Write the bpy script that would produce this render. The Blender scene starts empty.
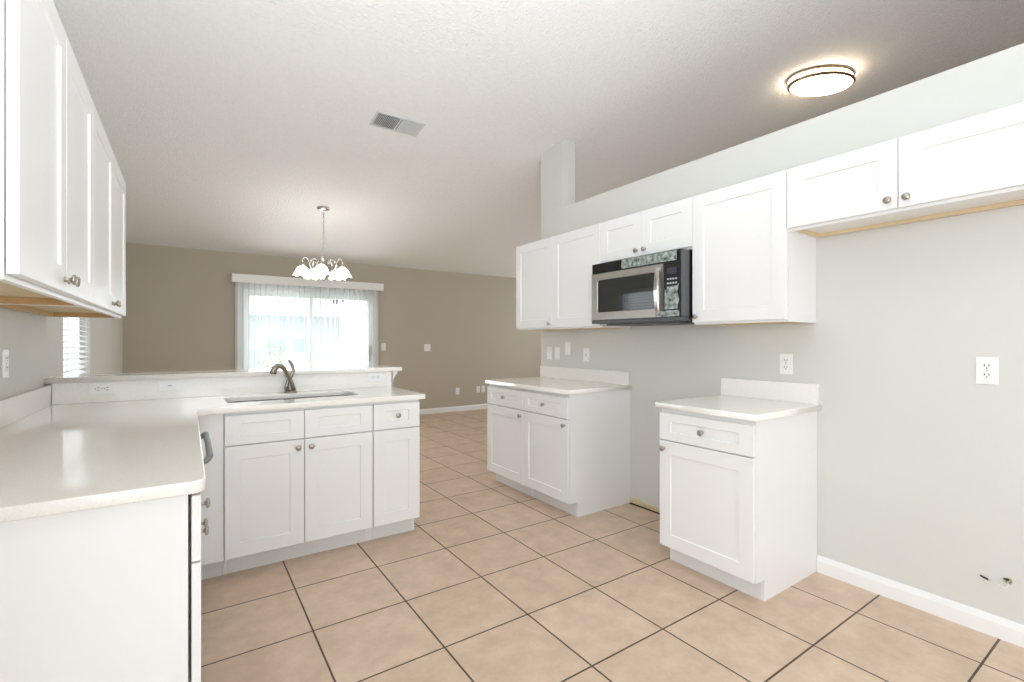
import bpy, bmesh, math, random
from mathutils import Vector, Matrix
R = math.radians
rnd = random.Random(7)
scene = bpy.context.scene
col = scene.collection

# ------------------------------------------------------------------ camera, world, light, exposure
cam_d = bpy.data.cameras.new('camera')
cam_d.sensor_width = 36.0
cam_d.lens = 476.6 / 1024 * 36.0
cam_d.clip_start = 0.02
cam = bpy.data.objects.new('camera', cam_d)
cam.location = (0, 0, 1.25)
cam.rotation_euler = (R(90), 0, R(-34.2))
col.objects.link(cam)
scene.camera = cam

world = bpy.data.worlds.new('overcast_sky')
world.use_nodes = True
bg = world.node_tree.nodes['Background']
bg.inputs[0].default_value = (0.90, 0.95, 1.0, 1)
bg.inputs[1].default_value = 2.1
scene.world = world

def area(name, loc, rot, sx, sy, power, color=(1, 1, 1)):
    d = bpy.data.lights.new(name, 'AREA')
    d.shape = 'RECTANGLE'; d.size = sx; d.size_y = sy
    d.energy = power; d.color = color
    o = bpy.data.objects.new(name, d)
    o.location = loc; o.rotation_euler = rot
    col.objects.link(o)
    return o
# daylight entering by the big window in the wall behind the camera
area('daylight_back_window', (1.1, -3.05, 1.55), (R(90), 0, 0), 3.2, 2.3, 14, (0.88, 0.94, 1.0))
# added fill light from the left, outside an invented window beside the camera
area('added_left_fill', (-0.86, -0.9, 1.3), (0, R(-90), 0), 1.4, 2.5, 50, (0.90, 0.95, 1.0))
# added fill light aimed up at the ceiling behind the camera
area('added_ceiling_fill', (0.6, -0.5, 1.9), (R(180), 0, 0), 1.5, 1.5, 24, (0.88, 0.94, 1.0))
# second added fill light at the camera, tipped up towards the ceiling
fl_ = area('added_forward_fill', (0.35, -0.35, 1.55), Vector((0.05, 0.72, 0.70)).to_track_quat('-Z', 'Y').to_euler(), 0.9, 0.9, 35, (0.90, 0.95, 1.0))
fl_.data.spread = R(120)
# daylight entering by the sliding door and the side window, then added fill past the kitchen wall
area('daylight_sliding_door', (1.53, 7.95, 1.05), (R(-90), 0, 0), 1.9, 1.9, 45, (0.93, 0.98, 1.0))
area('daylight_side_window', (-0.95, 4.70, 1.5), (0, R(-90), 0), 1.1, 1.0, 3, (0.95, 0.98, 1.0))
area('added_living_room_fill', (6.45, 5.6, 1.5), (0, R(90), 0), 2.0, 2.6, 34, (0.92, 0.96, 1.0))

scene.view_settings.view_transform = 'Standard'
scene.view_settings.look = 'None'
scene.view_settings.gamma = 1.0
scene.view_settings.use_curve_mapping = False
scene.view_settings.exposure = 0.26
try:
    scene.cycles.max_bounces = 10
    scene.cycles.diffuse_bounces = 6
    scene.cycles.transparent_max_bounces = 24
    scene.cycles.sample_clamp_indirect = 6.0
    scene.cycles.use_denoising = True
except Exception:
    pass

# ------------------------------------------------------------------ materials
def nodes_of(name):
    m = bpy.data.materials.new(name); m.use_nodes = True
    nt = m.node_tree
    return m, nt, nt.nodes['Principled BSDF']

def mat(name, c, rough=0.5, metal=0.0, noise=0.0, nscale=8.0, bump=0.0, bscale=60.0, spec=None, emit=None, es=0.0, alpha=None, bdist=0.02):
    m, nt, p = nodes_of(name)
    p.inputs['Base Color'].default_value = (*c, 1)
    p.inputs['Roughness'].default_value = rough
    p.inputs['Metallic'].default_value = metal
    if spec is not None: p.inputs['Specular IOR Level'].default_value = spec
    if emit: p.inputs['Emission Color'].default_value = (*emit, 1); p.inputs['Emission Strength'].default_value = es
    if alpha is not None: p.inputs['Alpha'].default_value = alpha
    tc = nt.nodes.new('ShaderNodeTexCoord')
    if noise:
        n = nt.nodes.new('ShaderNodeTexNoise'); n.inputs['Scale'].default_value = nscale; n.inputs['Detail'].default_value = 4
        nt.links.new(tc.outputs['Object'], n.inputs['Vector'])
        r = nt.nodes.new('ShaderNodeValToRGB')
        r.color_ramp.elements[0].color = (*[max(0, x * (1 - noise)) for x in c], 1)
        r.color_ramp.elements[1].color = (*[min(1, x * (1 + noise)) for x in c], 1)
        r.color_ramp.elements[0].position = 0.3; r.color_ramp.elements[1].position = 0.7
        nt.links.new(n.outputs['Fac'], r.inputs['Fac'])
        nt.links.new(r.outputs['Color'], p.inputs['Base Color'])
    if bump:
        n2 = nt.nodes.new('ShaderNodeTexNoise'); n2.inputs['Scale'].default_value = bscale; n2.inputs['Detail'].default_value = 3
        nt.links.new(tc.outputs['Object'], n2.inputs['Vector'])
        b = nt.nodes.new('ShaderNodeBump'); b.inputs['Strength'].default_value = bump; b.inputs['Distance'].default_value = bdist
        nt.links.new(n2.outputs['Fac'], b.inputs['Height'])
        nt.links.new(b.outputs['Normal'], p.inputs['Normal'])
    return m

def wood_mat(name, c):
    m, nt, p = nodes_of(name)
    p.inputs['Roughness'].default_value = 0.6
    tc = nt.nodes.new('ShaderNodeTexCoord'); mp = nt.nodes.new('ShaderNodeMapping')
    mp.inputs['Scale'].default_value = (1.2, 14, 14)
    nt.links.new(tc.outputs['Object'], mp.inputs['Vector'])
    n = nt.nodes.new('ShaderNodeTexNoise'); n.inputs['Scale'].default_value = 4; n.inputs['Detail'].default_value = 6
    nt.links.new(mp.outputs['Vector'], n.inputs['Vector'])
    r = nt.nodes.new('ShaderNodeValToRGB')
    r.color_ramp.elements[0].color = (*[x * 0.8 for x in c], 1); r.color_ramp.elements[1].color = (*[min(1, x * 1.12) for x in c], 1)
    nt.links.new(n.outputs['Fac'], r.inputs['Fac']); nt.links.new(r.outputs['Color'], p.inputs['Base Color'])
    return m

def quartz_mat(name, c, dark, rough):
    m, nt, p = nodes_of(name)
    p.inputs['Roughness'].default_value = rough
    tc = nt.nodes.new('ShaderNodeTexCoord')
    n = nt.nodes.new('ShaderNodeTexVoronoi'); n.inputs['Scale'].default_value = 170
    nt.links.new(tc.outputs['Object'], n.inputs['Vector'])
    r = nt.nodes.new('ShaderNodeValToRGB')
    r.color_ramp.elements[0].color = (*dark, 1); r.color_ramp.elements[0].position = 0.0
    r.color_ramp.elements[1].color = (*c, 1); r.color_ramp.elements[1].position = 0.34
    e = r.color_ramp.elements.new(0.8); e.color = (*[min(1, x * 1.05) for x in c], 1)
    n2 = nt.nodes.new('ShaderNodeTexNoise'); n2.inputs['Scale'].default_value = 45
    nt.links.new(tc.outputs['Object'], n2.inputs['Vector'])
    mx = nt.nodes.new('ShaderNodeMix'); mx.data_type = 'RGBA'; mx.inputs['Factor'].default_value = 0.5
    r2 = nt.nodes.new('ShaderNodeValToRGB')
    r2.color_ramp.elements[0].color = (*[x * 0.95 for x in c], 1); r2.color_ramp.elements[1].color = (*c, 1)
    nt.links.new(n2.outputs['Fac'], r2.inputs['Fac'])
    nt.links.new(n.outputs['Distance'], r.inputs['Fac'])
    nt.links.new(r.outputs['Color'], mx.inputs[6]); nt.links.new(r2.outputs['Color'], mx.inputs[7])
    nt.links.new(mx.outputs[2], p.inputs['Base Color'])
    return m

def tile_mat(name):
    m, nt, p = nodes_of(name)
    tc = nt.nodes.new('ShaderNodeTexCoord'); mp = nt.nodes.new('ShaderNodeMapping')
    P = 0.4195
    mp.inputs['Location'].default_value = (-0.446 + 20 * P, -1.343 + 20 * P, 0)
    nt.links.new(tc.outputs['Object'], mp.inputs['Vector'])
    b = nt.nodes.new('ShaderNodeTexBrick')
    b.offset = 0.0; b.squash = 1.0
    b.inputs['Scale'].default_value = 1.0
    b.inputs['Mortar Size'].default_value = 0.0044
    b.inputs['Mortar Smooth'].default_value = 0.25
    b.inputs['Bias'].default_value = 0.0
    b.inputs['Brick Width'].default_value = P; b.inputs['Row Height'].default_value = P
    b.inputs['Color1'].default_value = (0.665, 0.515, 0.395, 1)
    b.inputs['Color2'].default_value = (0.63, 0.48, 0.36, 1)
    b.inputs['Mortar'].default_value = (0.085, 0.055, 0.032, 1)
    nt.links.new(mp.outputs['Vector'], b.inputs['Vector'])
    n = nt.nodes.new('ShaderNodeTexNoise'); n.inputs['Scale'].default_value = 7; n.inputs['Detail'].default_value = 8; n.inputs['Roughness'].default_value = 0.7
    nt.links.new(tc.outputs['Object'], n.inputs['Vector'])
    r = nt.nodes.new('ShaderNodeValToRGB')
    r.color_ramp.elements[0].color = (0.80, 0.77, 0.73, 1); r.color_ramp.elements[0].position = 0.35
    r.color_ramp.elements[1].color = (1.06, 1.05, 1.04, 1); r.color_ramp.elements[1].position = 0.65
    nt.links.new(n.outputs['Fac'], r.inputs['Fac'])
    mx = nt.nodes.new('ShaderNodeMix'); mx.data_type = 'RGBA'; mx.blend_type = 'MULTIPLY'; mx.inputs['Factor'].default_value = 0.8
    nt.links.new(b.outputs['Color'], mx.inputs[6]); nt.links.new(r.outputs['Color'], mx.inputs[7])
    nt.links.new(mx.outputs[2], p.inputs['Base Color'])
    p.inputs['Roughness'].default_value = 0.42
    bp = nt.nodes.new('ShaderNodeBump'); bp.invert = True; bp.inputs['Strength'].default_value = 0.5; bp.inputs['Distance'].default_value = 0.004
    nt.links.new(b.outputs['Fac'], bp.inputs['Height']); nt.links.new(bp.outputs['Normal'], p.inputs['Normal'])
    return m

def glass_mat(name, tint=(1, 1, 1), gloss=0.07):
    m = bpy.data.materials.new(name); m.use_nodes = True
    nt = m.node_tree; nt.nodes.clear()
    o = nt.nodes.new('ShaderNodeOutputMaterial'); mx = nt.nodes.new('ShaderNodeMixShader')
    t = nt.nodes.new('ShaderNodeBsdfTransparent'); t.inputs[0].default_value = (*tint, 1)
    g = nt.nodes.new('ShaderNodeBsdfGlossy'); g.inputs['Roughness'].default_value = 0.02
    mx.inputs[0].default_value = gloss
    nt.links.new(t.outputs[0], mx.inputs[1]); nt.links.new(g.outputs[0], mx.inputs[2]); nt.links.new(mx.outputs[0], o.inputs[0])
    return m

def sheer_mat(name, c, trans=0.5):
    m = bpy.data.materials.new(name); m.use_nodes = True
    nt = m.node_tree; nt.nodes.clear()
    o = nt.nodes.new('ShaderNodeOutputMaterial'); mx = nt.nodes.new('ShaderNodeMixShader')
    d = nt.nodes.new('ShaderNodeBsdfDiffuse'); d.inputs[0].default_value = (*c, 1)
    t = nt.nodes.new('ShaderNodeBsdfTranslucent'); t.inputs[0].default_value = (*c, 1)
    mx.inputs[0].default_value = trans
    nt.links.new(d.outputs[0], mx.inputs[1]); nt.links.new(t.outputs[0], mx.inputs[2]); nt.links.new(mx.outputs[0], o.inputs[0])
    return m

M = dict(
    wall=mat('pale_grey_wall_paint', (0.650, 0.648, 0.615), 0.75, noise=0.012, nscale=3, bump=0.12, bscale=160, bdist=0.004),
    dimmed=mat('dimmed_wall_paint', (0.48, 0.43, 0.345), 0.8, noise=0.012, nscale=3, bump=0.1, bscale=160, bdist=0.004),  # same wall paint with the far end's dim, warm light put into its colour
    ceil=mat('textured_ceiling_paint', (0.86, 0.86, 0.845), 0.9, noise=0.02, nscale=30, bump=0.9, bscale=70, bdist=0.012),
    trim=mat('white_trim_paint', (0.84, 0.84, 0.83), 0.4),
    cab=mat('white_cabinet_paint', (0.83, 0.83, 0.83), 0.32),
    toe=mat('white_toe_kick_laminate', (0.76, 0.77, 0.77), 0.45),
    ply=wood_mat('pale_birch_plywood', (0.72, 0.57, 0.35)),
    raw=wood_mat('raw_cabinet_wood', (0.60, 0.38, 0.17)),
    dark=mat('dark_gap', (0.03, 0.028, 0.026), 0.8),  # near-black standing in for shade in gaps, also used for dark fittings
    quartz=quartz_mat('white_quartz', (0.87, 0.85, 0.81), (0.66, 0.64, 0.60), 0.07),
    floor=tile_mat('beige_ceramic_tile'),
    nickel=mat('brushed_nickel', (0.42, 0.39, 0.35), 0.30, 1.0, noise=0.05, nscale=40),
    chrome=mat('polished_nickel', (0.62, 0.60, 0.57), 0.14, 1.0),
    faucet=mat('warm_brushed_nickel', (0.36, 0.32, 0.26), 0.33, 1.0),
    steel=mat('stainless_steel', (0.50, 0.48, 0.45), 0.34, 1.0, noise=0.03, nscale=20),
    sinksteel=mat('sink_steel', (0.40, 0.40, 0.39), 0.22, 1.0),
    blackp=mat('black_plastic', (0.012, 0.013, 0.014), 0.18),
    blackg=mat('black_oven_glass', (0.010, 0.012, 0.013), 0.04, spec=0.9),
    greyp=mat('dark_grey_casing', (0.085, 0.092, 0.098), 0.45),
    film=mat('crinkled_green_grey_film', (0.34, 0.405, 0.385), 0.18, noise=0.8, nscale=38, bump=1.0, bscale=50, alpha=0.66, bdist=0.01),
    keys=mat('grey_key_print', (0.42, 0.42, 0.46), 0.4),
    screen=mat('display_glass', (0.05, 0.045, 0.08), 0.1),
    plate=mat('white_plate_plastic', (0.86, 0.86, 0.85), 0.35),
    slot=mat('socket_slot', (0.05, 0.05, 0.05), 0.6),
    handle=mat('grey_handle_plastic', (0.20, 0.22, 0.23), 0.38),
    white_app=mat('white_appliance_enamel', (0.84, 0.84, 0.84), 0.25),
    glass=glass_mat('window_glass'),
    vane=sheer_mat('white_vane_fabric', (0.86, 0.87, 0.86), 0.45),
    slat=sheer_mat('white_blind_slat', (0.92, 0.92, 0.92), 0.5),
    frame=mat('white_window_frame', (0.78, 0.80, 0.80), 0.4),
    shade=mat('lit_frosted_glass', (0.92, 0.90, 0.86), 0.3, emit=(1.0, 0.97, 0.92), es=6.5),
    lamp=mat('lit_white_diffuser', (0.92, 0.90, 0.86), 0.4, emit=(1.0, 0.78, 0.55), es=17.0),
    bronze=mat('brown_bronze', (0.30, 0.21, 0.13), 0.35, 0.9),
    ventm=mat('grey_white_register_enamel', (0.60, 0.63, 0.63), 0.45),
    concrete=mat('pale_patio_concrete', (0.62, 0.61, 0.58), 0.85, noise=0.06, nscale=5),
    stucco=mat('white_stucco', (0.86, 0.86, 0.86), 0.85, noise=0.02, nscale=20),
    bluewall=mat('pale_blue_siding', (0.82, 0.87, 0.96), 0.8, noise=0.02, nscale=10),
    roof=mat('pale_roof_shingle', (0.74, 0.74, 0.75), 0.9, noise=0.08, nscale=30),
    bluegl=mat('blue_reflecting_window', (0.58, 0.74, 0.88), 0.3),
    leaf=mat('green_leaf', (0.42, 0.50, 0.34), 0.6, noise=0.3, nscale=12),
    flower=mat('pink_petal', (0.75, 0.45, 0.50), 0.6),
    brass=mat('brass_fitting', (0.45, 0.36, 0.22), 0.35, 1.0),
    copper=mat('white_supply_tube', (0.74, 0.74, 0.72), 0.4),
)

# ------------------------------------------------------------------ helpers
class MB:
    def __init__(s): s.b = bmesh.new()
    def box(s, x0, x1, y0, y1, z0, z1, bev=0.0):
        t = bmesh.new() if bev else s.b
        v = [t.verts.new((x, y, z)) for x in (x0, x1) for y in (y0, y1) for z in (z0, z1)]
        for f in ((0, 1, 3, 2), (4, 6, 7, 5), (0, 4, 5, 1), (2, 3, 7, 6), (0, 2, 6, 4), (1, 5, 7, 3)):
            t.faces.new([v[i] for i in f])
        if bev:
            bmesh.ops.bevel(t, geom=list(t.edges), offset=bev, segments=2, profile=0.6, affect='EDGES')
            s._merge(t)
        return s
    def _merge(s, t):
        mp = {v: s.b.verts.new(v.co) for v in t.verts}
        for f in t.faces:
            nf = s.b.faces.new([mp[v] for v in f.verts]); nf.smooth = f.smooth
        t.free()
    def prism(s, prof, a0, a1, axis='x'):
        # profile of (p, q) points swept from a0 to a1 along axis
        def P(a, p, q):
            return {'x': (a, p, q), 'y': (p, a, q), 'z': (p, q, a)}[axis]
        A = [s.b.verts.new(P(a0, *pq)) for pq in prof]; B = [s.b.verts.new(P(a1, *pq)) for pq in prof]
        n = len(prof)
        s.b.faces.new(A); s.b.faces.new(B[::-1])
        for i in range(n): s.b.faces.new((A[i], B[i], B[(i + 1) % n], A[(i + 1) % n]))
        return s
    def lathe(s, prof, o=(0, 0, 0), d=(0, 0, 1), n=24, sx=1.0):
        # profile of (radius, distance along d)
        d = Vector(d).normalized(); q = d.to_track_quat('Z', 'Y'); o = Vector(o)
        rings = []
        for r, h in prof:
            if r < 1e-6: rings.append([s.b.verts.new(o + q @ Vector((0, 0, h)))])
            else: rings.append([s.b.verts.new(o + q @ Vector((r * math.cos(2 * math.pi * k / n), r * math.sin(2 * math.pi * k / n), h))) for k in range(n)])
        for A, B in zip(rings, rings[1:]):
            for k in range(n):
                k2 = (k + 1) % n
                if len(A) == 1 and len(B) == 1: continue
                if len(A) == 1: f = s.b.faces.new((A[0], B[k], B[k2]))
                elif len(B) == 1: f = s.b.faces.new((A[k], B[0], A[k2]))
                else: f = s.b.faces.new((A[k], B[k], B[k2], A[k2]))
                f.smooth = True
        return s
    def tube(s, pts, rad, n=10, flat=1.0):
        pts = [Vector(p) for p in pts]
        if not hasattr(rad, '__len__'): rad = [rad] * len(pts)
        rings = []; up = None
        for i, p in enumerate(pts):
            d = (pts[min(i + 1, len(pts) - 1)] - pts[max(i - 1, 0)]).normalized()
            if up is None:
                up = d.orthogonal().normalized()
            up = (up - d * up.dot(d)).normalized(); w = d.cross(up)
            rings.append([s.b.verts.new(p + (up * math.cos(2 * math.pi * k / n) + w * flat * math.sin(2 * math.pi * k / n)) * rad[i]) for k in range(n)])
        for A, B in zip(rings, rings[1:]):
            for k in range(n):
                f = s.b.faces.new((A[k], B[k], B[(k + 1) % n], A[(k + 1) % n])); f.smooth = True
        s.b.faces.new(rings[0][::-1]); s.b.faces.new(rings[-1])
        return s
    def shaker(s, x0, x1, z0, z1, y, th=0.020, rail=0.072, rec=0.007, zr=None):
        # five-piece door front: flat frame, recessed flat panel
        t = bmesh.new()
        def rect(a, b, c, d, yy): return [t.verts.new(p) for p in ((a, yy, c), (b, yy, c), (b, yy, d), (a, yy, d))]
        e = 0.0018; zr = zr or rail
        O2 = rect(x0, x1, z0, z1, y + e); O1 = rect(x0 + e, x1 - e, z0 + e, z1 - e, y)
        I1 = rect(x0 + rail, x1 - rail, z0 + zr, z1 - zr, y)
        I2 = rect(x0 + rail + 0.003, x1 - rail - 0.003, z0 + zr + 0.003, z1 - zr - 0.003, y + rec)
        Bk = rect(x0, x1, z0, z1, y + th)
        for A, B in ((O1, I1), (I1, I2), (O2, O1), (Bk, O2)):
            for k in range(4): t.faces.new((A[k], A[(k + 1) % 4], B[(k + 1) % 4], B[k]))
        t.faces.new(I2); t.faces.new(Bk[::-1])
        s._merge(t)
        return s
    def build(s, name, m, parent=None, smooth=False, label=None):
        bmesh.ops.recalc_face_normals(s.b, faces=list(s.b.faces))
        me = bpy.data.meshes.new(name); s.b.to_mesh(me); s.b.free()
        me.materials.append(m)
        o = bpy.data.objects.new(name, me); col.objects.link(o)
        if parent is not None: o.parent = parent
        if smooth:
            for f in me.polygons: f.use_smooth = True
        if label: o['label'] = label
        return o

def thing(name, label, cat, loc=(0, 0, 0), rz=0.0, group=None):
    o = bpy.data.objects.new(name, None); o.empty_display_size = 0.05
    o.location = loc; o.rotation_euler = (0, 0, rz)
    o['label'] = label; o['category'] = cat
    if group: o['group'] = group
    col.objects.link(o); return o
def tag(o, label, cat, group=None):
    o['label'] = label; o['category'] = cat
    if group: o['group'] = group
    return o
def struct(mb, name, m, parent=None):
    o = mb.build(name, m, parent)
    if parent is None: o['kind'] = 'structure'
    return o
def struct_root(name, loc=(0, 0, 0)):
    o = bpy.data.objects.new(name, None); o.location = loc; o['kind'] = 'structure'; col.objects.link(o); return o

# ------------------------------------------------------------------ room shell
XL, XD, W, WB, YF, XR, YB = -0.63, -0.67, 2.83, 2.99, 7.58, 6.6, -3.0
def ceil_z(y): return 2.47 + 0.15 * (YF - y)
ZT = 4.4
struct(MB().box(XD - 0.2, XR + 0.2, YB - 0.2, YF + 0.15, -0.12, 0.0), 'floor', M['floor'])
struct(MB().prism([(YB - 0.2, ceil_z(YB - 0.2)), (YF + 0.15, ceil_z(YF + 0.15)), (YF + 0.15, ceil_z(YF + 0.15) + 0.2), (YB - 0.2, ceil_z(YB - 0.2) + 0.2)], XD - 0.2, XR + 0.2, 'x'), 'ceiling', M['ceil'])

def wall_sloped(mb, x0, x1, y0, y1, z0=0.0):
    return mb.prism([(y0, z0), (y1, z0), (y1, ceil_z(y1) + 0.02), (y0, ceil_z(y0) + 0.02)], x0, x1, 'x')
# left wall: kitchen stretch stands 4 cm proud of the dining stretch, which has the blinds window
WY0, WY1, WZ0, WZ1 = 4.187, 5.21, 0.92, 2.03
mb = MB()
LY0, LY1, LZ0, LZ1 = -2.2, 0.4, 0.60, 2.00  # opening added in the unseen wall stretch for the left fill light
wall_sloped(mb, XD - 0.15, XL, YB - 0.15, LY0); wall_sloped(mb, XD - 0.15, XL, LY1, 3.52)
mb.box(XD - 0.15, XL, LY0, LY1, 0, LZ0); wall_sloped(mb, XD - 0.15, XL, LY0, LY1, LZ1)
wall_sloped(mb, XD - 0.15, XD, 3.52, WY0); wall_sloped(mb, XD - 0.15, XD, WY1, YF + 0.12)
mb.box(XD - 0.15, XD, WY0, WY1, 0, WZ0); wall_sloped(mb, XD - 0.15, XD, WY0, WY1, WZ1)
struct(mb, 'wall_left', M['wall'])
# kitchen wall: low with an open ledge, full height at its far end
mb = MB().box(W, WB, YB, 3.35, 0, 2.47); wall_sloped(mb, W, WB, 3.35, 3.664)
struct(mb, 'wall_right', M['wall'])
# far wall with the sliding door opening
DX0, DX1, DZ = 0.60, 2.47, 2.04
zf = ceil_z(YF) + 0.03
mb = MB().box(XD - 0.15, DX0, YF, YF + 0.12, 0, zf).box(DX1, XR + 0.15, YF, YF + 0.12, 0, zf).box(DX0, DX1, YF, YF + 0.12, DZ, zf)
struct(mb, 'wall_back', M['dimmed'])
struct(wall_sloped(MB(), XR, XR + 0.12, YB - 0.15, YF + 0.12), 'wall_hall', M['wall'])
# wall behind the camera with its window opening
zb = ceil_z(YB) + 0.03
BX0, BX1, BZ0, BZ1 = -0.5, 2.7, 0.35, 2.65
mb = MB().box(XD - 0.15, BX0, YB - 0.12, YB, 0, zb).box(BX1, XR + 0.12, YB - 0.12, YB, 0, zb)
mb.box(BX0, BX1, YB - 0.12, YB, 0, BZ0).box(BX0, BX1, YB - 0.12, YB, BZ1, zb)
struct(mb, 'wall_front', M['wall'])
w = struct_root('window_2')
MB().box(BX0, BX1, YB - 0.08, YB - 0.02, BZ0, BZ0 + 0.05).box(BX0, BX1, YB - 0.08, YB - 0.02, BZ1 - 0.05, BZ1).box(BX0, BX0 + 0.05, YB - 0.08, YB - 0.02, BZ0, BZ1).box(BX1 - 0.05, BX1, YB - 0.08, YB - 0.02, BZ0, BZ1).box(1.07, 1.13, YB - 0.08, YB - 0.02, BZ0, BZ1).build('window_frame', M['frame'], w)
MB().box(BX0 + 0.04, BX1 - 0.04, YB - 0.053, YB - 0.047, BZ0 + 0.04, BZ1 - 0.04).build('glass_pane', M['glass'], w)

w = struct_root('added_fill_opening')  # window added out of view to let the left fill light in
mb = MB(); xo = XD - 0.09
for a in ((LY0, LY0 + 0.05, LZ0, LZ1), (LY1 - 0.05, LY1, LZ0, LZ1), (-0.925, -0.875, LZ0, LZ1), (LY0 + 0.05, -0.925, LZ0, LZ0 + 0.05), (-0.875, LY1 - 0.05, LZ0, LZ0 + 0.05), (LY0 + 0.05, -0.925, LZ1 - 0.05, LZ1), (-0.875, LY1 - 0.05, LZ1 - 0.05, LZ1)):
    mb.box(xo, xo + 0.05, *a)
mb.build('window_frame', M['frame'], w)
MB().box(xo + 0.022, xo + 0.028, LY0 + 0.04, LY1 - 0.04, LZ0 + 0.04, LZ1 - 0.04).build('glass_pane', M['glass'], w)
# baseboards
def bb_prof(x, s): return [(x, 0), (x + s * 0.015, 0), (x + s * 0.015, 0.062), (x + s * 0.011, 0.076), (x + s * 0.006, 0.088), (x, 0.088)]
struct(MB().prism(bb_prof(W, -1), YB, 1.208, 'y'), 'baseboard_right', M['trim'])
struct(MB().prism(bb_prof(YF, -1), DX1 + 0.07, XR, 'x').prism(bb_prof(YF, -1), XD, DX0 - 0.07, 'x'), 'baseboard_back', M['trim'])
struct(MB().prism(bb_prof(XD, 1), 3.66, YF - 0.02, 'y'), 'baseboard_left', M['trim'])
# raw wall edge left without baseboard in the range gap
mb = MB(); mb.prism([(1.78, 0.004), (2.53, 0.004), (2.53, 0.042), (2.44, 0.046), (2.38, 0.030), (2.29, 0.038), (2.22, 0.016), (1.95, 0.014), (1.78, 0.010)], W - 0.004, W + 0.002, 'x')
struct(mb, 'trim_1', M['ply'])
struct(MB().box(W - 0.022, W + 0.001, 1.78, 2.53, -0.004, 0.0035), 'gap_shade_strip', M['dark'])  # dark strip stands in for shade in the gap under the wall edge

# pony wall carrying the raised bar, with a moulding under its free end
mb = MB().box(XD, 1.276, 3.522, 3.64, 0, 1.022)
struct(mb, 'wall_bar', M['wall'])
mp = [(1.276, 0.906), (1.286, 0.906), (1.286, 0.955), (1.292, 0.962), (1.297, 0.975), (1.304, 0.986), (1.314, 0.997), (1.322, 1.004), (1.322, 1.022), (1.276, 1.022)]
mb = MB().prism(mp, 3.500, 3.665, 'y')
mb.prism([(3.64 + (a - 1.276), b) for a, b in mp], XD, 1.30, 'x')
struct(mb, 'trim_3', M['trim'])

# ------------------------------------------------------------------ sliding door, blinds, window
d = struct_root('door_1', (0, 0, 0))
fy0, fy1 = YF + 0.005, YF + 0.095
MB().box(DX0, DX0 + 0.05, fy0, fy1, 0, DZ).box(DX1 - 0.05, DX1, fy0, fy1, 0, DZ).box(DX0 + 0.05, DX1 - 0.05, fy0, fy1, DZ - 0.06, DZ).box(DX0 + 0.05, DX1 - 0.05, fy0, fy1, 0, 0.03).build('door_frame', M['frame'], d)
MB().box(DX0 - 0.062, DX0 - 0.001, YF - 0.014, YF - 0.0005, 0, DZ + 0.06).box(DX1 + 0.001, DX1 + 0.062, YF - 0.014, YF - 0.0005, 0, DZ + 0.06).box(DX0 - 0.001, DX1 + 0.001, YF - 0.014, YF - 0.0005, DZ + 0.001, DZ + 0.06).build('door_casing', M['trim'], d)
for k, (a, b, yy) in enumerate(((DX0 + 0.05, 1.555, YF + 0.06), (1.495, DX1 - 0.05, YF + 0.02))):
    s_ = MB().box(a, a + 0.06, yy, yy + 0.03, 0.03, DZ - 0.06).box(b - 0.06, b, yy, yy + 0.03, 0.03, DZ - 0.06).box(a + 0.06, b - 0.06, yy, yy + 0.03, DZ - 0.15, DZ - 0.06).box(a + 0.06, b - 0.06, yy, yy + 0.03, 0.03, 0.12).build('sliding_sash', M['frame'], d)
    MB().box(a + 0.055, b - 0.055, yy + 0.012, yy + 0.018, 0.11, DZ - 0.14).build('glass_pane', M['glass'], s_)
MB().box(2.372, 2.398, YF - 0.012, YF + 0.022, 0.93, 1.17, 0.005).build('door_handle', M['handle'], d)

v = thing('vertical_blind', 'white vertical blind with valance and turned-open vanes on the sliding door', 'blind', (1.53, 7.50, 2.05))
mb = MB(); x0, x1 = 0.49 - 1.53, 2.585 - 1.53
mb.box(x0, x1, -0.045, -0.033, 0.0, 0.115, 0.003).box(x0, x0 + 0.012, -0.04, 0.075, 0.0, 0.115).box(x1 - 0.012, x1, -0.04, 0.075, 0.0, 0.115).box(x0, x1, -0.04, 0.075, 0.103, 0.115)
mb.build('valance', M['trim'], v)
MB().box(x0 + 0.03, x1 - 0.03, 0.0, 0.04, 0.012, 0.04).build('head_rail', M['trim'], v)
mb = MB()
nv = 28
for k in range(nv):
    cx = 0.555 + k * 0.0722 - 1.53
    a = R(90 + rnd.uniform(-4, 4))
    ca, sa = math.cos(a), math.sin(a)
    seg = [(-0.044, 0), (-0.022, 0.0035), (0, 0.005), (0.022, 0.0035), (0.044, 0)]
    th = 0.0012
    poly = [(cx + p * ca - q * sa, 0.02 + p * sa + q * ca) for p, q in seg] + [(cx + p * ca - (q - th) * sa, 0.02 + p * sa + (q - th) * ca) for p, q in reversed(seg)]
    mb.prism(poly, -2.02, 0.014, 'z')
mb.build('vanes', M['vane'], v)

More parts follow.
